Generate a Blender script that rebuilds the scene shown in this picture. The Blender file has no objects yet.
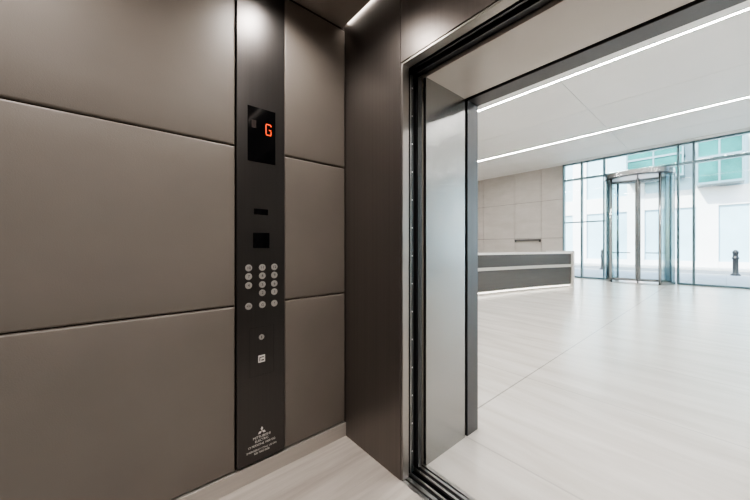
import bpy, bmesh, math, random
from mathutils import Vector
random.seed(3)
S=bpy.context.scene
S.view_settings.view_transform='AgX'
S.view_settings.look='AgX - Medium High Contrast'
# ---------------------------------------------------------------- materials
def newmat(n):
    m=bpy.data.materials.new(n); m.use_nodes=True
    nt=m.node_tree; b=nt.nodes['Principled BSDF']; return m,nt,b
def pbr(n,col,rough=.5,metal=0.,noise=0.,nscale=(5,5,5),bump=0.,bscale=(200,200,200),spec=None,aniso=0.,rvar=0.):
    m,nt,b=newmat(n); N=nt.nodes; L=nt.links
    b.inputs['Roughness'].default_value=rough; b.inputs['Metallic'].default_value=metal
    if spec is not None: b.inputs['Specular IOR Level'].default_value=spec
    b.inputs['Base Color'].default_value=(*col,1)
    tc=N.new('ShaderNodeTexCoord')
    if noise>0 or rvar>0:
        mp=N.new('ShaderNodeMapping'); mp.inputs['Scale'].default_value=nscale
        nz=N.new('ShaderNodeTexNoise'); nz.inputs['Scale'].default_value=1; nz.inputs['Detail'].default_value=4
        L.new(tc.outputs['Object'],mp.inputs[0]); L.new(mp.outputs[0],nz.inputs['Vector'])
        if noise>0:
            r=N.new('ShaderNodeValToRGB'); r.color_ramp.elements[0].position=.3; r.color_ramp.elements[1].position=.7
            r.color_ramp.elements[0].color=(*[c*(1-noise) for c in col],1); r.color_ramp.elements[1].color=(*[min(1,c*(1+noise)) for c in col],1)
            L.new(nz.outputs['Fac'],r.inputs[0]); L.new(r.outputs[0],b.inputs['Base Color'])
        if rvar>0:
            mr=N.new('ShaderNodeMapRange'); mr.inputs[1].default_value=.3; mr.inputs[2].default_value=.7
            mr.inputs[3].default_value=rough-rvar; mr.inputs[4].default_value=rough+rvar
            L.new(nz.outputs['Fac'],mr.inputs[0]); L.new(mr.outputs[0],b.inputs['Roughness'])
    if bump>0:
        mp=N.new('ShaderNodeMapping'); mp.inputs['Scale'].default_value=bscale
        nz=N.new('ShaderNodeTexNoise'); nz.inputs['Scale'].default_value=1; nz.inputs['Detail'].default_value=2
        L.new(tc.outputs['Object'],mp.inputs[0]); L.new(mp.outputs[0],nz.inputs['Vector'])
        bp=N.new('ShaderNodeBump'); bp.inputs['Strength'].default_value=bump; bp.inputs['Distance'].default_value=.002
        L.new(nz.outputs['Fac'],bp.inputs['Height']); L.new(bp.outputs[0],b.inputs['Normal'])
    return m
def emit(n,col,s):
    m,nt,b=newmat(n); b.inputs['Base Color'].default_value=(*[c*.3 for c in col],1)
    b.inputs['Emission Color'].default_value=(*col,1); b.inputs['Emission Strength'].default_value=s; return m
def glass(n,tint=(.93,.97,.97),refl=.10,rough=.0):
    m=bpy.data.materials.new(n); m.use_nodes=True; nt=m.node_tree; N=nt.nodes; L=nt.links
    N.remove(N['Principled BSDF']); o=N['Material Output']
    t=N.new('ShaderNodeBsdfTransparent'); t.inputs[0].default_value=(*tint,1)
    g=N.new('ShaderNodeBsdfGlossy'); g.inputs['Roughness'].default_value=rough; g.inputs[0].default_value=(.9,.95,.95,1)
    f=N.new('ShaderNodeFresnel'); f.inputs[0].default_value=1.45
    mu=N.new('ShaderNodeMath'); mu.operation='MULTIPLY'; mu.inputs[1].default_value=refl*10
    mn=N.new('ShaderNodeMath'); mn.operation='MINIMUM'; mn.inputs[1].default_value=.8
    x=N.new('ShaderNodeMixShader'); L.new(f.outputs[0],mu.inputs[0]); L.new(mu.outputs[0],mn.inputs[0]); L.new(mn.outputs[0],x.inputs[0])
    L.new(t.outputs[0],x.inputs[1]); L.new(g.outputs[0],x.inputs[2]); L.new(x.outputs[0],o.inputs[0]); return m
def stone(n,c1,c2,rough,scale,jx=None,jy=None,jc=.6,jw=.006,ox=0,oy=0,rot=0):
    """veined stone; jx/jy joint spacing in object x / y"""
    m,nt,b=newmat(n); N=nt.nodes; L=nt.links
    tc=N.new('ShaderNodeTexCoord'); mp=N.new('ShaderNodeMapping'); mp.inputs['Scale'].default_value=scale
    L.new(tc.outputs['Object'],mp.inputs[0])
    nz=N.new('ShaderNodeTexNoise'); nz.inputs['Scale'].default_value=1; nz.inputs['Detail'].default_value=7; nz.inputs['Roughness'].default_value=.62; nz.inputs['Distortion'].default_value=.5
    L.new(mp.outputs[0],nz.inputs['Vector'])
    r=N.new('ShaderNodeValToRGB'); e=r.color_ramp.elements; e[0].position=.32; e[1].position=.66; e[0].color=(*c1,1); e[1].color=(*c2,1)
    L.new(nz.outputs['Fac'],r.inputs[0])
    n2=N.new('ShaderNodeTexNoise'); n2.inputs['Scale'].default_value=.8; L.new(tc.outputs['Object'],n2.inputs['Vector'])
    mr=N.new('ShaderNodeMapRange'); mr.inputs[3].default_value=.93; mr.inputs[4].default_value=1.05; L.new(n2.outputs['Fac'],mr.inputs[0])
    cur=mr.outputs[0]
    sp=N.new('ShaderNodeSeparateXYZ'); L.new(tc.outputs['Object'],sp.inputs[0])
    for ax,j,o in ((0,jx,ox),(1,jy,oy)):
        if not j: continue
        a=N.new('ShaderNodeMath'); a.operation='SUBTRACT'; a.inputs[1].default_value=o; L.new(sp.outputs[ax],a.inputs[0])
        d=N.new('ShaderNodeMath'); d.operation='DIVIDE'; d.inputs[1].default_value=j; L.new(a.outputs[0],d.inputs[0])
        # distance to nearest integer multiple
        rr=N.new('ShaderNodeMath'); rr.operation='ROUND'; L.new(d.outputs[0],rr.inputs[0])
        sb=N.new('ShaderNodeMath'); sb.operation='SUBTRACT'; L.new(d.outputs[0],sb.inputs[0]); L.new(rr.outputs[0],sb.inputs[1])
        p=N.new('ShaderNodeMath'); p.operation='ABSOLUTE'; L.new(sb.outputs[0],p.inputs[0])
        l=N.new('ShaderNodeMath'); l.operation='LESS_THAN'; l.inputs[1].default_value=jw*.5/j; L.new(p.outputs[0],l.inputs[0])
        k=N.new('ShaderNodeMapRange'); k.inputs[3].default_value=1; k.inputs[4].default_value=jc if ax==0 else jc*.45+.55; L.new(l.outputs[0],k.inputs[0])
        mm=N.new('ShaderNodeMath'); mm.operation='MULTIPLY'; L.new(cur,mm.inputs[0]); L.new(k.outputs[0],mm.inputs[1]); cur=mm.outputs[0]
    vm=N.new('ShaderNodeVectorMath'); vm.operation='SCALE'; L.new(r.outputs[0],vm.inputs[0]); L.new(cur,vm.inputs['Scale'])
    L.new(vm.outputs[0],b.inputs['Base Color']); b.inputs['Roughness'].default_value=rough
    return m

M_leather=pbr('leather_taupe',(.205,.182,.162),.42,0,.05,(3,3,3),.2,(260,260,260),spec=.45)
M_gap=pbr('gap_dark',(.03,.018,.014),.6)
M_shaft=pbr('shaft_dark',(.03,.03,.03),.7)
M_bronze=pbr('bronze_brushed',(.195,.175,.163),.33,.78,.05,(90,90,.5),.05,(500,500,4),rvar=.02)
M_ctrl=pbr('control_face',(.085,.080,.078),.32,.75,.04,(150,150,.8),rvar=.02)
M_steel=pbr('steel_satin',(.60,.59,.58),.30,1,.04,(2,300,300))
M_trim=pbr('trim_bronze_light',(.34,.32,.30),.35,.9,.04,(90,90,1))
M_revealm=pbr('reveal_metal',(.34,.34,.335),.25,.94,.03,(3,3,.6),.04,(400,400,3))
M_dkmetal=pbr('dark_metal',(.10,.10,.105),.38,.8,.03,(60,60,1))
M_black=pbr('black_rubber',(.010,.010,.012),.4)
M_blackgl=pbr('black_glass',(.004,.004,.005),.08,0,spec=.4)
M_base=pbr('skirting_metal',(.60,.57,.54),.4,.5,.04,(80,3,80))
M_carceil=pbr('car_ceiling_paint',(.40,.36,.33),.45,.1,.03)
M_button=pbr('button_steel',(.50,.48,.46),.3,.4)
M_ink=pbr('ink_white',(.85,.83,.8),.5)
M_inkd=pbr('ink_dark',(.02,.02,.02),.5)
M_red=emit('led_red',(1,.08,.012),1.5)
M_reddim=emit('led_dim',(.05,.015,.006),.01)
M_led=emit('led_white',(1,.93,.85),22)
M_strip=emit('lobby_led',(1,.97,.93),175)
M_glow=emit('plinth_led',(1,.93,.82),7)
M_soffit=pbr('soffit_paint',(.62,.575,.535),.4,.1,.02)
M_ceil=pbr('ceiling_paint',(.84,.835,.82),.55,0,.02,(1,1,1))
M_wallst=stone('wall_stone',(.52,.49,.46),(.60,.57,.54),.4,(1.2,1.2,3),ox=0)
M_floor=stone('floor_travertine',(.56,.525,.48),(.71,.68,.64),.24,(.8,6,1),jx=3.6,jy=1.2,ox=-1.22,oy=.5,jc=.55,jw=.012)
M_carfl=stone('car_floor_travertine',(.46,.41,.37),(.68,.63,.58),.3,(14,.9,1))
M_white=pbr('white_lacquer',(.78,.77,.75),.3)
M_deskdk=pbr('desk_grey_glass',(.09,.086,.082),.14,.1,.05,(2,2,20))
M_desklt=pbr('desk_light',(.52,.50,.47),.3,.1)
M_mull=pbr('mullion_metal',(.17,.25,.28),.35,.7)
M_chrome=pbr('chrome',(.50,.52,.53),.22,1)
M_glass=glass('clear_glass',(.92,.985,.985))
M_glassr=glass('door_glass',(.86,.945,.95),.10)
M_fac=stone('facade_stone',(.86,.79,.77),(.91,.86,.84),.7,(.5,.5,.8))
M_facwin=pbr('facade_window',(.46,.64,.72),.2,.0,.1,(.7,.7,.7))
M_teal=pbr('teal_glass',(.010,.16,.15),.35,.0,.45,(.8,.8,.8),spec=.3)
M_pave=stone('paving',(.50,.48,.47),(.62,.60,.59),.7,(2,2,2),jx=.9,jy=.6,jc=.7,jw=.015)
M_road=pbr('asphalt',(.22,.22,.225),.8,0,.15,(30,30,30))
M_boll=pbr('bollard_black',(.012,.012,.014),.4)

# ---------------------------------------------------------------- helpers
def empty(name,loc=(0,0,0)):
    o=bpy.data.objects.new(name,None); o.location=loc; o.empty_display_size=.2; S.collection.objects.link(o); return o
def link(name,me,parent=None):
    o=bpy.data.objects.new(name,me); S.collection.objects.link(o)
    if parent: o.parent=parent
    return o
def boxes(name,lst,parent=None,bevel=0,seg=2):
    """lst: (x0,x1,y0,y1,z0,z1,mat)"""
    bm=bmesh.new(); mats=[]
    for (x0,x1,y0,y1,z0,z1,m) in lst:
        if m not in mats: mats.append(m)
        v=[bm.verts.new((x,y,z)) for x in (x0,x1) for y in (y0,y1) for z in (z0,z1)]
        for f in ((0,1,3,2),(4,6,7,5),(0,4,5,1),(2,3,7,6),(0,2,6,4),(1,5,7,3)):
            fc=bm.faces.new([v[i] for i in f]); fc.material_index=mats.index(m)
    bmesh.ops.recalc_face_normals(bm,faces=bm.faces)
    me=bpy.data.meshes.new(name); bm.to_mesh(me); bm.free()
    for m in mats: me.materials.append(m)
    o=link(name,me,parent)
    if bevel:
        b=o.modifiers.new('bevel','BEVEL'); b.width=bevel; b.segments=seg; b.limit_method='ANGLE'
    return o
def lathe(name,prof,mat,center=(0,0,0),axis='z',seg=48,parent=None,smooth=True):
    """prof: list (r,h)"""
    bm=bmesh.new(); rings=[]
    for r,h in prof:
        ring=[]
        for i in range(seg):
            a=2*math.pi*i/seg
            p=(r*math.cos(a),r*math.sin(a),h)
            if axis=='x': p=(h,r*math.cos(a),r*math.sin(a))
            ring.append(bm.verts.new((p[0]+center[0],p[1]+center[1],p[2]+center[2])))
        rings.append(ring)
    for a,b in zip(rings,rings[1:]):
        for i in range(seg):
            j=(i+1)%seg; bm.faces.new((a[i],a[j],b[j],b[i]))
    bm.faces.new(rings[0][::-1]); bm.faces.new(rings[-1])
    bmesh.ops.recalc_face_normals(bm,faces=bm.faces)
    if smooth:
        for f in bm.faces: f.smooth=len(f.verts)==4
    me=bpy.data.meshes.new(name); bm.to_mesh(me); bm.free(); me.materials.append(mat)
    o=link(name,me,parent)
    return o
def text(name,s,size,loc,mat,parent=None,rot=(math.pi/2,0,math.pi/2),align='CENTER'):
    c=bpy.data.curves.new(name,'FONT'); c.body=s; c.size=size; c.align_x=align; c.align_y='CENTER'; c.extrude=.0003
    c.materials.append(mat); o=bpy.data.objects.new(name,c); o.location=loc; o.rotation_euler=rot
    S.collection.objects.link(o)
    if parent: o.parent=parent
    return o

WL=-1.6; WR=.614; FR=1.118; RE=-.85; CH=2.64
OPL=-1.093; OPR=.107; OH=2.168
LY=1.82; GY=13.9; LC=4.6

# ---------------------------------------------------------------- elevator car shell
boxes('floor',[(WL-.15,WR+.15,RE-.15,FR+.0,-.12,0,M_carfl)])
boxes('wall_left',[(WL-.15,WL-.02,RE-.15,1.30,-.12,2.95,M_gap)])
boxes('wall_right',[(WR+.02,WR+.15,RE-.15,1.30,-.12,2.95,M_gap)])
boxes('wall_rear',[(WL-.02,WR+.02,RE-.15,RE-.02,0,2.95,M_gap)])
# suspended ceiling: metal tray w/ light slot at the front
boxes('ceiling',[(WL-.02,WR+.02,RE-.02,FR-.014,CH,CH+.02,M_carceil),
                 (WL-.02,WR+.02,RE-.02,1.30,CH+.10,CH+.3,M_shaft)])
boxes('linear_ceiling_light',[(WL+.01,WR-.01,FR-.03,FR-.004,CH+.022,CH+.034,M_led)])

def axis_pts(a,b,r,n=6):
    e=[r*(1-math.cos(math.pi/2*i/n)) for i in range(n+1)]
    return [a+t for t in e]+[a+(b-a)*k/6 for k in range(1,6)]+[b-t for t in reversed(e)]
def pad(name,u0,u1,z0,z1,place,parent,depth=.026,r=.011,bulge=.004):
    """padded leather panel; place(u,z,d)->xyz, d is out of wall"""
    us=axis_pts(u0,u1,r); zs=axis_pts(z0,z1,r); bm=bmesh.new(); g=[]
    def h(t,a,b):
        e=min(t-a,b-t)
        if e>=r: return 1
        return math.sqrt(max(0,1-((r-e)/r)**2))
    for u in us:
        row=[]
        for z in zs:
            k=min(h(u,u0,u1),h(z,z0,z1))
            bu=bulge*math.sin(math.pi*(u-u0)/(u1-u0))**.5*math.sin(math.pi*(z-z0)/(z1-z0))**.5 if u0<u<u1 and z0<z<z1 else 0
            d=-depth*(1-k)*.45+bu-.004
            row.append(bm.verts.new(place(u,z,d)))
        g.append(row)
    for i in range(len(us)-1):
        for j in range(len(zs)-1):
            f=bm.faces.new((g[i][j],g[i+1][j],g[i+1][j+1],g[i][j+1])); f.smooth=True
    bmesh.ops.recalc_face_normals(bm,faces=bm.faces)
    me=bpy.data.meshes.new(name); bm.to_mesh(me); bm.free(); me.materials.append(M_leather)
    o=link(name,me,parent)
    return o
rows=[(.09,.9195),(.9235,1.7285),(1.7325,2.62)]
pl=empty('padded_wall_panels')
k=0
for (a,b) in [(RE,.446),(.704,FR-.002)]:
    for z0,z1 in rows:
        k+=1; pad('left_pad_%d'%k,a,b,z0,z1,lambda u,z,d:(WL+d,u,z),pl)
for (a,b) in [(RE,.13),(.136,FR-.002)]:
    for z0,z1 in rows:
        k+=1; pad('right_pad_%d'%k,a,b,z0,z1,lambda u,z,d:(WR-d,u,z),pl)
for (a,b) in [(WL,-.86),(-.854,-.13),(-.124,WR)]:
    for z0,z1 in rows:
        k+=1; pad('rear_pad_%d'%k,a,b,z0,z1,lambda u,z,d:(u,RE+d,z),pl)
boxes('baseboard_left',[(WL-.02,WL+.004,RE,FR,0,.086,M_base)],bevel=.002)
boxes('baseboard_right',[(WR-.004,WR+.02,RE,FR,0,.086,M_base)],bevel=.002)
boxes('baseboard_rear',[(WL+.004,WR-.004,RE-.02,RE+.004,0,.086,M_base)],bevel=.002)

# front return columns + header (bronze)
boxes('wall_front',[(WL-.02,OPL-.012,FR,FR+.05,0,CH+.1,M_bronze),
                    (OPR+.012,WR+.02,FR,FR+.05,0,CH+.1,M_bronze),
                    (OPL-.009,OPR+.009,FR,FR+.05,OH+.012,CH+.1,M_bronze)],bevel=.0015)
boxes('trim_1',[(OPL-.011,OPL,FR+.004,FR+.052,0,OH+.011,M_trim),
                (OPR,OPR+.011,FR+.004,FR+.052,0,OH+.011,M_trim),
                (OPL,OPR,FR+.004,FR+.052,OH,OH+.0105,M_trim)],bevel=.001)

# ---------------------------------------------------------------- control panel
cp=empty('elevator_control_panel')
PX=WL+.006
boxes('face_plate',[(WL-.02,PX,.450,.700,.10,CH-.005,M_ctrl)],cp,bevel=.002)
boxes('floor_display',[(PX-.002,PX+.0015,.502,.648,1.665,1.950,M_blackgl)],cp,bevel=.001)
boxes('speaker_slot',[(PX-.002,PX+.001,.535,.607,1.390,1.420,M_blackgl)],cp,bevel=.0005)
boxes('card_reader',[(PX-.002,PX+.0025,.530,.615,1.215,1.295,M_blackgl)],cp,bevel=.001)
# key switch cover outline
y0,y1,z0,z1=.512,.640,.545,.800; w=.0015
boxes('service_cover',[(PX-.001,PX+.0006,y0,y1,z0,z0+w,M_inkd),(PX-.001,PX+.0006,y0,y1,z1-w,z1,M_inkd),
   (PX-.001,PX+.0006,y0,y0+w,z0+w,z1-w,M_inkd),(PX-.001,PX+.0006,y1-w,y1,z0+w,z1-w,M_inkd)],cp)
# segmented letter G
gx=PX+.0025; gy=.610; gz=1.846; W=.027; H=.056; t=.006
def seg(cy,cz,w,h): return (gx-.001,gx,gy+cy-w/2,gy+cy+w/2,gz+cz-h/2,gz+cz+h/2,M_red)
sg=[seg(0,H/2,W,t),seg(-W/2,0,t,H-t),seg(0,-H/2,W,t),seg(W/2,-H/4-.002,t,H/2-t-.004),seg(W/4+.002,-.001,W/2,t),seg(W/2,H/2-t,t,t*1.2)]
boxes('floor_indicator_g',sg,cp)
boxes('indicator_arrow',[(gx-.001,gx,.522,.545,1.84,1.88,M_reddim)],cp)
ys=[.507,.577,.642]; n=0
lab={ (0,0):'10',(0,1):'11',(0,2):'12',(1,0):'7',(1,1):'8',(1,2):'9',(2,0):'4',(2,1):'5',(2,2):'6',(3,1):'2',(3,2):'3',(4,0):'<>',(4,1):'G',(4,2):'!'}
zr=[1.112,1.068,1.022,.978,.915]
for (r,c),s in lab.items():
    n+=1; yy=ys[c]; zz=zr[r]
    lathe('button_%d'%n,[(.0175,-.001),(.0175,.002),(.016,.0032),(.0145,.0022),(.014,.0035)],M_button,(PX,yy,zz),'x',28,cp)
    text('button_label_%d'%n,s,.019,(PX+.0042,yy,zz),M_inkd,cp)
lathe('key_switch',[(.014,-.001),(.014,.003),(.012,.004),(.010,.003)],M_button,(PX,.573,.745),'x',28,cp)
boxes('key_slot',[(PX+.002,PX+.0036,.5715,.5745,.738,.752,M_inkd)],cp)
boxes('access_icon',[(PX-.001,PX+.001,.556,.592,.612,.650,M_ink)],cp,bevel=.0004)
boxes('access_icon_mark',[(PX+.0008,PX+.0014,.562,.586,.637,.641,M_inkd),(PX+.0008,PX+.0014,.562,.566,.618,.636,M_inkd),(PX+.0008,PX+.0014,.572,.586,.620,.626,M_inkd)],cp)
# maker's mark: three diamonds
def diamond(cy,cz,s,ang):
    c,sn=math.cos(ang),math.sin(ang)
    return [(cy+a*c-b*sn,cz+a*sn+b*c) for a,b in ((0,0),(s*.29,s*.5),(0,s),(-s*.29,s*.5))]
bm=bmesh.new()
for a in (0,2*math.pi/3,4*math.pi/3):
    bm.faces.new([bm.verts.new((PX+.0012,y,z)) for y,z in diamond(.575,.250,.024,a)])
me=bpy.data.meshes.new('maker_mark'); bm.to_mesh(me); bm.free(); me.materials.append(M_ink); link('maker_mark',me,cp)
for i,(s,sz,z) in enumerate([('MITSUBISHI',.0185,.222),('ELECTRIC',.0165,.203),('13 PERSONS 1000 KG',.0155,.183),('EMERGENCY CALL US ON',.0135,.158),('020 7000 0000',.0135,.142)]):
    text('plate_text_%d'%i,s,sz,(PX+.0008,.575,z),M_ink,cp)

# ---------------------------------------------------------------- recessed downlights
M_lens=emit('lens_led',(1,.92,.84),25)
def downlight(i,x,y,power):
    e=lathe('downlight' if i==0 else 'downlight.%03d'%i,[(.045,CH-.004),(.045,CH+.001),(.036,CH+.001),(.036,CH-.003)],M_steel,(x,y,0),'z',32)
    d=lathe('lens',[(.034,CH-.0035),(.034,CH-.001)],M_lens,(x,y,0),'z',32,e)
    l=bpy.data.lights.new('lamp','SPOT'); l.energy=power; l.spot_size=math.radians(150); l.spot_blend=.8; l.shadow_soft_size=.05; l.color=(1,.93,.87)
    o=bpy.data.objects.new('lamp',l); o.location=(x,y,CH-.02); S.collection.objects.link(o); o.parent=e
i=0
for y in (-.4,.6):
    for x in (-1.30,-.5,.33):
        downlight(i,x,y,42 if x<-1 else 36); i+=1

# ---------------------------------------------------------------- doors, tracks and sills
boxes('door_1',[(WL-.0,OPL-.012,1.178,1.212,.01,2.15,M_dkmetal),(OPL-.014,OPL-.004,1.180,1.210,.01,2.15,M_black),
               (OPL-.006,OPL-.002,1.186,1.190,.01,2.14,M_steel)],bevel=.001)
boxes('door_2',[(WL-.0,OPL-.010,1.240,1.280,.01,2.15,M_dkmetal),(OPL-.012,OPL-.002,1.243,1.277,.01,2.15,M_black),
               (OPL-.003,OPL-.0005,1.262,1.268,.01,2.14,M_dkmetal)],bevel=.001)
boxes('door_3',[(OPR+.006,WR,1.178,1.212,.01,2.15,M_dkmetal)],bevel=.001)
boxes('door_4',[(OPR+.006,WR,1.240,1.280,.01,2.15,M_dkmetal)],bevel=.001)
sc=[]
for kk in range(14):
    z=.12+kk*.15
    sc.append((OPL-.0045,OPL-.001,1.196,1.202,z,z+.006,M_steel))
boxes('door_edge_screws',sc)
boxes('door_track',[(OPL-.05,OPR+.05,1.176,1.19,OH+.015,2.4,M_black),(OPL-.05,OPR+.05,1.196,1.206,OH+.008,2.3,M_dkmetal),
    (OPL-.05,OPR+.05,1.212,1.232,OH+.03,2.4,M_black),(OPL-.05,OPR+.05,1.238,1.246,OH+.004,2.3,M_dkmetal),(OPL-.05,OPR+.05,1.250,1.298,OH+.02,2.4,M_black)],bevel=.001)
sl=[(OPL-.05,OPR+.05,FR,1.205,-.06,-.012,M_black),(OPL-.05,OPR+.05,1.235,1.31,-.06,-.012,M_black),(WL,WR,1.205,1.235,-.12,-.08,M_black)]
for a,b in ((FR,1.142),(1.150,1.172),(1.192,1.205),(1.235,1.250),(1.268,1.284),(1.292,1.312)):
    sl.append((OPL-.05,OPR+.05,a+.001,b,-.013,0.0,M_steel))
boxes('door_sill',sl,bevel=.001)

# ---------------------------------------------------------------- landing portal / lobby front wall
RX=-1.086; RXR=.10
boxes('wall_lobby_front',[(-9,RX-.02,1.30,LY-.01,-.1,4.9,M_wallst),(RXR+.02,8,1.30,LY-.01,-.1,4.9,M_wallst),(RX-.02,RXR+.02,1.30,LY-.01,OH+.03,4.9,M_wallst)])
boxes('trim_2',[(RX-.02,RX,1.302,1.685,0,OH,M_revealm),(RXR,RXR+.02,1.302,1.685,0,OH,M_revealm),
   (RX-.02,RXR+.02,1.302,1.685,OH,OH+.02,M_soffit),
   (RX-.019,RX-.012,1.685,1.708,0,OH+.012,M_black),(RX-.019,RXR+.019,1.685,1.708,OH+.012,OH+.019,M_black),(RXR+.012,RXR+.019,1.685,1.708,0,OH+.012,M_black),
   (RX-.13,RX+.004,1.708,LY+.012,0,OH-.004,M_dkmetal),(RXR-.004,RXR+.13,1.708,LY+.012,0,OH-.004,M_dkmetal),
   (RX-.13,RXR+.13,1.708,LY+.012,OH-.004,OH+.12,M_dkmetal)],bevel=.0015)

# ---------------------------------------------------------------- lobby shell
boxes('floor_lobby',[(-9,8,1.312,GY+.34,-.12,0,M_floor)])
boxes('wall_lobby_left',[(-9.2,-9,1.3,GY+.3,-.1,4.9,M_wallst)])
boxes('wall_lobby_right',[(8,8.2,1.3,GY+.3,-.1,4.9,M_wallst)])
# ceiling panels with shadow gaps + slots for LED strips
cl=[(-9,8,1.3,GY+.3,LC+.12,LC+.3,M_ceil)]
stripY=[2.8,6.8,10.8]
SW=.022
segs=[]; prev=LY-.005
for s in stripY+[None]:
    end=(s-SW) if s else GY-.35
    mid=(prev+end)/2
    segs+= [(prev,mid-.006),(mid+.006,end)]
    prev=(s+SW) if s else None
for a,b in segs:
    x=-9
    while x<8:
        cl.append((x+.004,min(8,x+3.4)-.004,a,b,LC,LC+.1,M_ceil)); x+=3.4
cl.append((-9,8,GY-.35,GY+.3,LC-.02,LC+.1,M_ceil))
boxes('ceiling_lobby',cl)
for i2,s in enumerate(stripY):
    boxes('linear_ceiling_light.%03d'%(i2+1),[(-8.9,7.9,s-.017,s+.017,LC+.004,LC+.03,M_strip)])
# back stone wall (panels) left of the glazing
bw=[(-9,-4.36,GY+.04,GY+.3,-.1,LC+.1,M_gap)]
xs=[-9,-7.9,-6.33,-5.2,-4.36]; zs=[0,1.6,3.2,LC]
for a,b in zip(xs,xs[1:]):
    for c,d in zip(zs,zs[1:]): bw.append((a+.008,b-.008,GY-.01,GY+.03,c+.007,d-.007,M_wallst))
boxes('wall_lobby_back',bw)
boxes('wall_shelf',[(-6.30,-5.22,GY-.12,GY-.012,1.50,1.56,M_dkmetal),(-6.30,-6.26,GY-.10,GY-.012,1.44,1.50,M_dkmetal),(-5.26,-5.22,GY-.10,GY-.012,1.44,1.50,M_dkmetal)],bevel=.004)

# ---------------------------------------------------------------- curtain wall
mx=[-4.33,-3.70,-2.98,-1.02,-.67,1.5,3.7,5.9,7.95]
w1=empty('window_1')
fr=[]
for x in mx: fr.append((x-.03,x+.03,GY-.07,GY+.09,0,LC-.02,M_mull))
for a,b in zip(mx,mx[1:]):
    fr.append((a+.03,b-.03,GY-.05,GY+.07,3.88,3.96,M_mull))
    fr.append((a+.03,b-.03,GY-.05,GY+.07,LC-.08,LC-.02,M_mull))
    if not (a==-2.98): fr.append((a+.03,b-.03,GY-.04,GY+.06,0,.06,M_mull))
fr.append((-4.30,-3.73,GY-.03,GY+.05,2.18,2.23,M_mull)); fr.append((-3.67,-3.01,GY-.03,GY+.05,2.18,2.23,M_mull))
boxes('frame',fr,w1,bevel=.004)
gl=[]
for a,b in zip(mx,mx[1:]):
    if a==-2.98: gl.append((a+.03,b-.03,GY+.005,GY+.015,3.96,LC-.08,M_glass)); continue
    gl.append((a+.03,b-.03,GY+.005,GY+.015,.06,LC-.08,M_glass))
boxes('glazing',gl,w1)

# ---------------------------------------------------------------- revolving door
rd=empty('revolving_door')
cx,cy,R=-2.0,GY-.15,.92
DH=3.62
def arc(name,r0,r1,z0,z1,a0,a1,mat,n=24,parent=rd):
    bm=bmesh.new()
    full=abs(a1-a0)>=2*math.pi-1e-4; quads=[]
    for i in range(n+1):
        a=a0+(a1-a0)*i/n
        q=[bm.verts.new((cx+r*math.cos(a),cy+r*math.sin(a),z)) for r,z in ((r0,z0),(r1,z0),(r1,z1),(r0,z1))]
        quads.append(q)
    for p,q in zip(quads,quads[1:]):
        for k in range(4):
            f=bm.faces.new((p[k],p[(k+1)%4],q[(k+1)%4],q[k]))
    if not full:
        bm.faces.new(quads[0]); bm.faces.new(quads[-1])
    bmesh.ops.recalc_face_normals(bm,faces=bm.faces)
    me=bpy.data.meshes.new(name); bm.to_mesh(me); bm.free(); me.materials.append(mat); return link(name,me,parent)
arc('canopy_ring',R-.12,R+.02,DH,DH+.15,0,2*math.pi,M_chrome,64)
arc('canopy_shadow_ring',R-.13,R+.010,DH-.03,DH,0,2*math.pi,M_dkmetal,64)
lathe('canopy_disc',[(R-.12,DH+.03),(R-.12,DH+.12)],M_white,(cx,cy,0),'z',64,rd)
arc('floor_ring',R-.05,R+.01,0,.012,0,2*math.pi,M_chrome,64)
for i3,(a0,a1) in enumerate(((-45,42),(138,225))):
    a0,a1=math.radians(a0),math.radians(a1)
    arc('curved_glass_%d'%i3,R-.012,R,.10,DH-.03,a0,a1,M_glassr)
    arc('curved_sill_%d'%i3,R-.03,R+.015,.012,.10,a0,a1,M_chrome)
    for j,a in enumerate((a0,a1)):
        lathe('post_%d_%d'%(i3,j),[(.04,.012),(.04,DH-.03)],M_chrome,(cx+(R-.03)*math.cos(a),cy+(R-.03)*math.sin(a),0),'z',20,rd)
lathe('centre_shaft',[(.04,.012),(.04,DH)],M_chrome,(cx,cy,0),'z',20,rd)
for q in range(4):
    a=math.radians(8+90*q)
    wg=empty('wing_%d'%q); wg.parent=rd; wg.location=(cx,cy,0); wg.rotation_euler=(0,0,a)
    RW=R-.08
    f=[(.035,RW-.02,-.02,.02,.03,.12,M_chrome),(.035,RW-.02,-.02,.02,DH-.12,DH-.04,M_chrome),(RW-.06,RW-.02,-.02,.02,.12,DH-.12,M_chrome),
       (.035,.075,-.02,.02,.12,DH-.12,M_chrome),(RW-.02,RW,-.006,.006,.03,DH-.04,M_black),
       (.075,RW-.06,-.005,.005,.12,DH-.12,M_glassr),(.2,RW-.15,-.060,-.035,1.0,1.035,M_chrome),(.2,.225,-.06,-.006,1.0,1.035,M_chrome),(RW-.175,RW-.15,-.06,-.006,1.0,1.035,M_chrome)]
    boxes('leaf_%d'%q,f,wg,bevel=.002)

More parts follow.
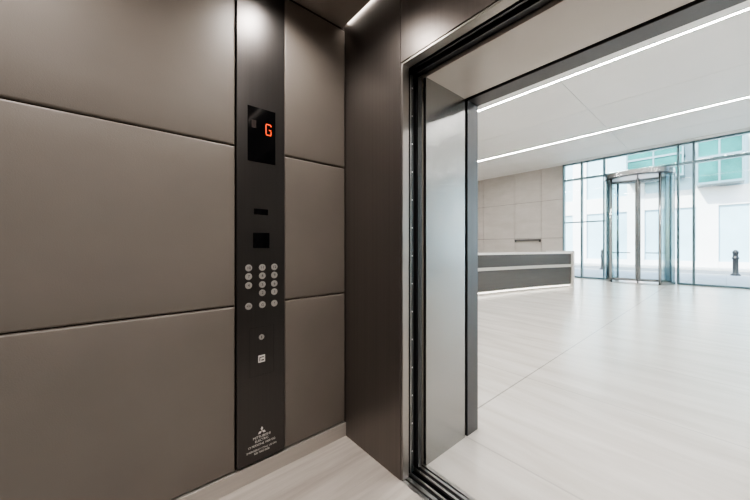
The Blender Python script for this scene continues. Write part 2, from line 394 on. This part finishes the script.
# ---------------------------------------------------------------- reception desk
dk=empty('reception_desk')
P0=Vector((-4.25,5.0)); P1=Vector((-3.88,7.9)); P2=Vector((-3.06,10.45))
def bez(t): return P0*(1-t)**2+P1*2*t*(1-t)+P2*t*t
def bezn(t):
    d=(P1-P0)*2*(1-t)+(P2-P1)*2*t; d.normalize(); return Vector((d.y,-d.x))
def sweep(name,o0,o1,z0,z1,mat,bev=.003):
    bm=bmesh.new(); n=28; qs=[]
    for i in range(n+1):
        t=i/n; p=bez(t); nn=bezn(t)
        a=p+nn*o0; b=p+nn*o1
        qs.append([bm.verts.new((v.x,v.y,z)) for v,z in ((a,z0),(b,z0),(b,z1),(a,z1))])
    for p,q in zip(qs,qs[1:]):
        for k in range(4): bm.faces.new((p[k],p[(k+1)%4],q[(k+1)%4],q[k]))
    bm.faces.new(qs[0]); bm.faces.new(qs[-1]); bmesh.ops.recalc_face_normals(bm,faces=bm.faces)
    me=bpy.data.meshes.new(name); bm.to_mesh(me); bm.free(); me.materials.append(mat); o=link(name,me,dk)
    b=o.modifiers.new('b','BEVEL'); b.width=bev; b.segments=2; b.limit_method='ANGLE'; b.angle_limit=math.radians(40); return o
sweep('plinth',-.75,-.06,0,.05,M_desklt)
sweep('plinth_light',-.72,-.05,.05,.075,M_glow)
sweep('lower_body',-.78,0,.11,.62,M_deskdk)
sweep('plinth_top',-.75,-.03,.075,.11,M_desklt)
sweep('mid_band',-.30,.03,.62,.70,M_desklt)
sweep('upper_front',-.12,0,.70,1.02,M_deskdk)
sweep('work_surface',-.80,-.12,.70,.73,M_white)
sweep('top_slab',-.32,.04,1.02,1.07,M_white)
e=boxes('end_panel',[(-.85,.06,0,.07,0,1.10,M_white)],dk,bevel=.004)
nn=bezn(1.0); e.location=(P2.x,P2.y,0); e.rotation_euler=(0,0,math.atan2(nn.y,nn.x))

# ---------------------------------------------------------------- outside
boxes('pavement',[(-25,25,GY+.35,20.5,-.3,-.01,M_pave),(-25,25,25.2,27,-.3,-.01,M_pave)])
boxes('road',[(-25,25,20.5,25.2,-.3,-.10,M_road)])
FY=27
fb=[(-25,25,FY+.3,FY+6,-.3,15,M_fac)]
X=-21
while X<20:
    fb.append((X,X+.9,FY,FY+.3,-.3,15,M_fac)); X+=3.3
for z in (0,4.0,8.6,12.8):
    fb.append((-21,20,FY+.04,FY+.3,z-.3,z+.35 if z==0 else z+.8,M_fac))
X=-21
while X<18:
    for z0,z1 in ((.35,3.7),(4.8,8.3),(9.4,12.5)):
        fb.append((X+.9,X+3.3,FY+.2,FY+.295,z0,z1,M_facwin))
        fb.append((X+2.05,X+2.13,FY+.14,FY+.2,z0,z1,M_white))
    X+=3.3
boxes('street_building',fb)
def bay(name,x0,x1,z0,z1,yb=FY,dp=1.2):
    l=[(x0,x1,yb-dp,yb-.01,z0,z1,M_teal)]
    n=max(2,int((x1-x0)/1.1)); 
    for k in range(n+1):
        x=x0+(x1-x0)*k/n; l.append((x-.04,x+.04,yb-dp-.06,yb-dp,z0,z1,M_mull))
    for z in (z0,(z0+z1)/2,z1): l.append((x0-.05,x1+.05,yb-dp-.07,yb-.01,z-.06,z+.06,M_mull))
    return boxes(name,l)
bay('glass_bay_window',-4.3,-1.7,5.6,8.2)
bay('glass_bay_window.001',-1.1,.6,4.9,7.9)
def bollard(name,x,y,z=0):
    o=lathe(name,[(.15,0),(.15,.05),(.10,.09),(.09,.12),(.085,.70),(.11,.73),(.11,.77),(.085,.80),(.08,.93),(.10,.96),(.09,1.03),(.05,1.09),(.01,1.11)],M_boll,(0,0,0),'z',24)
    o.location=(x,y,z); return o
bollard('bollard',.26,20.2,-.01); bollard('bollard.001',-4.4,20.2,-.01); bollard('bollard.002',2.6,20.2,-.01)

# ---------------------------------------------------------------- light: sky + sun
w=bpy.data.worlds.new('World'); S.world=w; w.use_nodes=True; nt=w.node_tree
bg=nt.nodes['Background']; sk=nt.nodes.new('ShaderNodeTexSky'); sk.sky_type='NISHITA'; sk.sun_disc=False
sk.sun_elevation=math.radians(42); sk.sun_rotation=math.radians(160)
nt.links.new(sk.outputs[0],bg.inputs[0]); bg.inputs[1].default_value=1.0
su=bpy.data.lights.new('sun','SUN'); su.energy=13; su.angle=math.radians(1); su.color=(1,.95,.88)
so=bpy.data.objects.new('sun',su); S.collection.objects.link(so); so.location=(0,0,30)
so.rotation_euler=Vector((.25,.75,-.62)).to_track_quat('-Z','Y').to_euler()

# ---------------------------------------------------------------- camera
cam=bpy.data.cameras.new('camera'); co=bpy.data.objects.new('camera',cam); S.collection.objects.link(co)
cam.sensor_width=36; cam.lens=36*300/750; cam.shift_y=-3/750; cam.clip_start=.02; cam.clip_end=200
co.location=(0,0,1.22); co.rotation_euler=(math.pi/2,0,math.radians(49.5))
S.camera=co
